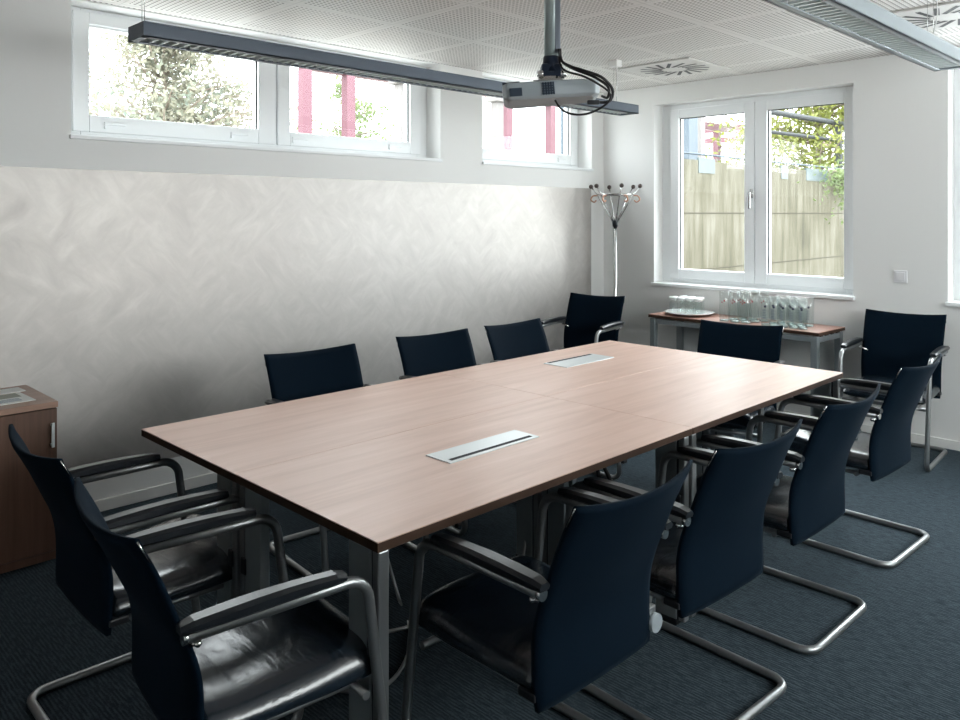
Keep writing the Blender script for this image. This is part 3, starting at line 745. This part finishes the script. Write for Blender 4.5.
for r in range(3):
    for k in range(3):
        o = g2 if n == 0 else copy_tree(g2); n += 1
        o.location = (1.355+k*.083+r*.022, -.375+r*.092, ZT); o.rotation_euler = (0, 0, random.uniform(-.4, .4))
        nm = ('left', 'middle', 'right')[k]
        o['label'] = f'waisted clear glass with red dots on the side table, {rown[r]}, {nm}'; o['group'] = 'waisted glasses in the middle of the side table'

# ------------------------------------------------------------------ coat stand
cs = thing('coat_stand', 'chrome coat stand with ball tipped arms in the room corner', 'coat stand', (.30, -.245, 0))
MB().lathe([(0, 0), (.19, 0), (.19, .012), (.15, .02), (.03, .03), (.02, .05), (0, .05)], n=32).build('base', M['steel'], cs)
MB().cyl((0, 0, .03), (0, 0, 1.42), .0165, n=16).build('pole', M['steel'], cs)
MB().cyl((0, 0, 1.395), (0, 0, 1.445), .022, .026, n=16).build('hub', M['black'], cs)
for k in range(6):
    a = k*PI/3+.34; c, s = math.cos(a), math.sin(a)
    ar = MB().tube([(c*.012, s*.012, 1.42), (c*.15, s*.15, 1.655), (c*.205, s*.205, 1.725)], .0055, 8).build('arm', M['steel'], cs)
    MB().sphere((c*.21, s*.21, 1.731), .0185, 12).build('ball', M['darkball'], ar)
    ck, sk = math.cos(a+.28), math.sin(a+.28)
    pts = [(ck*.15, sk*.15, 1.655), (ck*.185, sk*.185, 1.65), (ck*.20, sk*.20, 1.62), (ck*.175, sk*.175, 1.60), (ck*.155, sk*.155, 1.615)]
    MB().tube(spline(pts, 5), .006, 8).build('hook', M['copper'], cs)
ring = [(math.cos(k*2*PI/40)*.15, math.sin(k*2*PI/40)*.15, 1.662) for k in range(40)]
MB().tube(ring, .0075, 8, closed=True).build('ring', M['steel'], cs)

# ------------------------------------------------------------------ light switch
sw = thing('light_switch', 'white square light switch on the back wall right of the window', 'switch', (2.425, 0, 1.085))
MB().box(-.041, .041, -.010, 0, -.041, .041, .003).build('cover_frame', M['switch'], sw)
MB().box(-.028, .028, -.014, -.009, -.028, .028, .002).build('rocker', M['switch'], sw)

# ------------------------------------------------------------------ pendant lamps
def pendant(x, y0, y1, zb, label, mounts, hm='lamp_grey'):
    t = thing('pendant_lamp', label, 'lamp', (x, (y0+y1)/2, zb), 0, 'long pendant office lamps')
    hw, L, hh = .08, (y1-y0)/2, .062
    m = MB()
    m.box(-hw, hw, -L, L, hh-.008, hh, .002)
    for s in (-1, 1):
        m.box(min(s*hw, s*(hw-.008)), max(s*hw, s*(hw-.008)), -L, L, 0, hh-.008, .001)
        m.box(min(s*hw, s*(hw-.03)), max(s*hw, s*(hw-.03)), -L, L, 0, .006, .001)
    for s in (-1, 1): m.box(-hw+.008, hw-.008, min(s*L, s*(L-.03)), max(s*L, s*(L-.03)), 0, hh-.008, .001)
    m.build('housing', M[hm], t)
    m = MB(); n = int(2*L/.045)
    for k in range(1, n):
        y = -L+.03+(2*L-.06)*k/n; m.box(-hw+.03, hw-.03, y-.006, y+.006, .003, .024)
    for s in (-1, 1): m.quad((s*(hw-.03), -L+.03, .003), (s*(hw-.03), L-.03, .003), (s*(hw-.016), L-.03, .05), (s*(hw-.016), -L+.03, .05))
    m.build('louvre', M['louver'], t)
    for k in range(2 if L > 1.3 else 1):
        a, b = -L+.06+k*L, -L+.06+(k+1)*L-.1
        MB().cyl((0, a, .04), (0, b, .04), .008, n=10).build('tube', M['tube_glass'], t)
    top = H-zb
    for y in mounts:
        MB().box(-.035, .035, y-(y0+y1)/2-.03, y-(y0+y1)/2+.03, top-.045, top, .004).build('ceiling_box', M['ceiling_white'], t)
        m = MB()
        for dx in (-.012, .012): m.cyl((dx, y-(y0+y1)/2, hh), (dx, y-(y0+y1)/2, top-.04), .0014, n=6)
        m.build('wire', M['steel'], t)
        MB().box(-.02, .02, y-(y0+y1)/2-.012, y-(y0+y1)/2+.05, hh, hh+.008, .003).build('clamp', M['lamp_grey'], t)
    y = mounts[-1]-(y0+y1)/2
    MB().tube(spline([(.02, y-.01, top-.04), (.035, y-.02, top-.16), (.02, y-.005, hh+.08), (.0, y+.01, hh+.005)]), .0028, 6).build('power_cord', M['ceiling_white'], t)
    return t
pendant(.945, -4.43, -.98, 2.205, 'long grey louvred pendant lamp with shade-darkened housing passing behind the projector', (-4.40, -1.15), 'lamp_shaded')
pendant(3.08, -4.75, -1.37, 2.20, 'long pale grey louvred pendant lamp at the upper right', (-4.6, -1.72))

# ------------------------------------------------------------------ ceiling air diffusers
def diffuser(x, y, label):
    t = thing('air_diffuser', label, 'vent', (x, y, H-.012), 0, 'ceiling air diffusers')
    MB().box(-.29, .29, -.29, .29, 0, .012, .003).build('plate', M['diffuser'], t)
    m = MB()
    for k in range(16):
        a = k*2*PI/16; r0, r1 = .09, .245; tilt = .42
        p0 = Vector((math.cos(a)*r0, math.sin(a)*r0, 0)); p1 = Vector((math.cos(a+tilt)*r1, math.sin(a+tilt)*r1, 0)); d = (p1-p0).normalized(); n_ = Vector((-d.y, d.x, 0))*.013
        z = Vector((0, 0, -.0012)); m.quad(p0-n_+z, p1-n_+z, p1+n_+z, p0+n_+z); m.quad(p0-n_*.3-z*.2, p1-n_*.3-z*.2, p1-n_+z, p0-n_+z)
    m.build('slots', M['black'], t)
    return t
diffuser(1.09, -.62, 'square white swirl diffuser in the ceiling near the room corner')
diffuser(2.95, -.93, 'square white ceiling diffuser behind the lamp at the upper right edge')

# ------------------------------------------------------------------ ceiling projector
PX, PY = 2.245, -3.384
pm = thing('projector_mount', 'grey ceiling pole with dark joint carrying the projector', 'mount', (PX, PY, H))
V = Vector((.7047, .7095, 0)); FW = Vector((-.7095, .7047, 0))     # across and away from the viewer's side of the room
MB().cyl((0, 0, -.005), (0, 0, -.50), .027, n=20).build('pole', M['pole'], pm)
MB().cyl((0, 0, 0), (0, 0, -.02), .07, .06, n=24).build('ceiling_flange', M['ceiling_white'], pm)
c = V*.022-FW*.012
MB().box(-.011, .011, -.013, .013, -.46, -.01, .004, rot=Matrix.Translation(c) @ Matrix.Rotation(.789, 4, 'Z')).build('cable_duct', M['duct'], pm)
m = MB(); m.cyl((0, 0, -.47), (0, 0, -.53), .030, .037, n=18); m.box(-.040, .040, -.034, .034, -.555, -.50, .008, rot=Matrix.Rotation(.789, 4, 'Z'))
m.build('joint', M['bracket'], pm)
m = MB()
for s in (-1, 1):
    p = V*(.04*s)-FW*.02; m.cyl((p.x, p.y, -.55), (p.x, p.y, -.528), .016, n=12)
m.cyl((0, 0, -.575), (0, 0, -.55), .05, n=20)
m.build('clamp', M['steel'], pm)
PZ = H-.575
pj = thing('projector', 'pale grey ceiling projector hanging over the middle of the tables', 'projector', (PX+V.x*(-.02), PY+V.y*(-.02), PZ), .74)
pj.rotation_euler = (0, -.075, .74)
# body: local X runs along the long face seen by the camera, local -Y faces the viewer's side
m = MB(); bm = m.bm
out = [(-.152, -.115), (-.167, -.09), (-.167, .12), (-.14, .15), (.17, .15), (.20, .12), (.20, -.02), (.18, -.06), (.03, -.098)]
def ring(z, k): return [bm.verts.new((x*k, y*k, z)) for x, y in out]
rs = [ring(0, .93), ring(-.006, .985), ring(-.025, 1), ring(-.055, .985), ring(-.066, .88)]
for a, b in zip(rs, rs[1:]):
    for k in range(len(out)): bm.faces.new((a[k], a[(k+1) % len(out)], b[(k+1) % len(out)], b[k]))
bm.faces.new(rs[0]); bm.faces.new(rs[-1][::-1])
md = m.build('shell', M['proj_grey'], pj).modifiers.new('soft', 'BEVEL'); md.width = .004; md.segments = 2
def on_face(m, a, b, u0, u1, z0, z1, out_=.0015, th=.003):
    a, b = Vector((*a, 0)), Vector((*b, 0)); d = (b-a).normalized(); nrm = Vector((d.y, -d.x, 0))
    mt = Matrix.Translation(a+nrm*out_) @ Matrix((( d.x, -nrm.x, 0, 0), (d.y, -nrm.y, 0, 0), (0, 0, 1, 0), (0, 0, 0, 1)))
    m.box(u0, u1, -th/2, th/2, z0, z1, rot=mt); return m
fa, fb = out[0], out[8]; ga, gb = out[8], out[7]
on_face(MB(), fa, fb, .012, .058, -.052, -.022).build('lens_window', M['proj_dark'], pj)
m = MB()
for k in range(5): on_face(m, fa, fb, .134+k*.0095, .140+k*.0095, -.054, -.008)
for k in range(5): on_face(m, fa, fb, .132, .174, -.014-k*.0092, -.0105-k*.0092, .0012)
m.build('vent_grille', M['proj_dark'], pj)
on_face(MB(), fa, fb, .078, .100, -.036, -.031).build('badge', M['leg_grey'], pj)
m = MB()
m.box(-.05, .06, -.055, .055, 0, .012, .003); m.build('mount_plate', M['steel'], pj)
m = MB(); m.box(-.165, -.10, -.085, .02, -.001, .006, .002); m.build('lens_slider', M['proj_dark'], pj)
cz = PZ
def wpt(u, w, z): return tuple(Vector((PX, PY, z))+V*u-FW*w)
pc = thing('projector_cable', 'black cables looping from the ceiling pole into the right end of the projector', 'cable', (PX, PY, H))
def cab(pts, r): MB().tube([Vector(p)-Vector((PX, PY, H)) for p in spline(pts)], r, 8).build('cable', M['rubber'], pc)
cab([wpt(.03, .03, 2.12), wpt(.035, .04, 2.075), wpt(.06, .09, 2.045), wpt(.11, .13, 2.02), wpt(.17, .14, 1.995), wpt(.212, .12, 1.955), wpt(.205, .10, 1.915), wpt(.16, .10, 1.91)], .0055)
cab([wpt(.026, .034, 2.12), wpt(.03, .04, 2.06), wpt(.05, .09, 2.025), wpt(.10, .14, 2.0), wpt(.15, .14, 1.975), wpt(.20, .13, 1.94), wpt(.195, .11, 1.905), wpt(.13, .10, 1.87), wpt(.07, .09, 1.868), wpt(.03, .07, 1.89), wpt(.01, .05, 1.925)], .004)
cab([wpt(.028, .028, 2.12), wpt(.04, .035, 2.07), wpt(.08, .10, 2.03), wpt(.14, .13, 2.0), wpt(.195, .12, 1.965), wpt(.20, .09, 1.93), wpt(.185, .05, 1.94)], .005)
p = wpt(.145, .10, 1.91)
MB().box(-.022, .022, -.009, .009, -.008, .008, .003, rot=Matrix.Translation(Vector(p)-Vector((PX, PY, H))) @ Matrix.Rotation(.789, 4, 'Z')).build('plug', M['black'], pc)
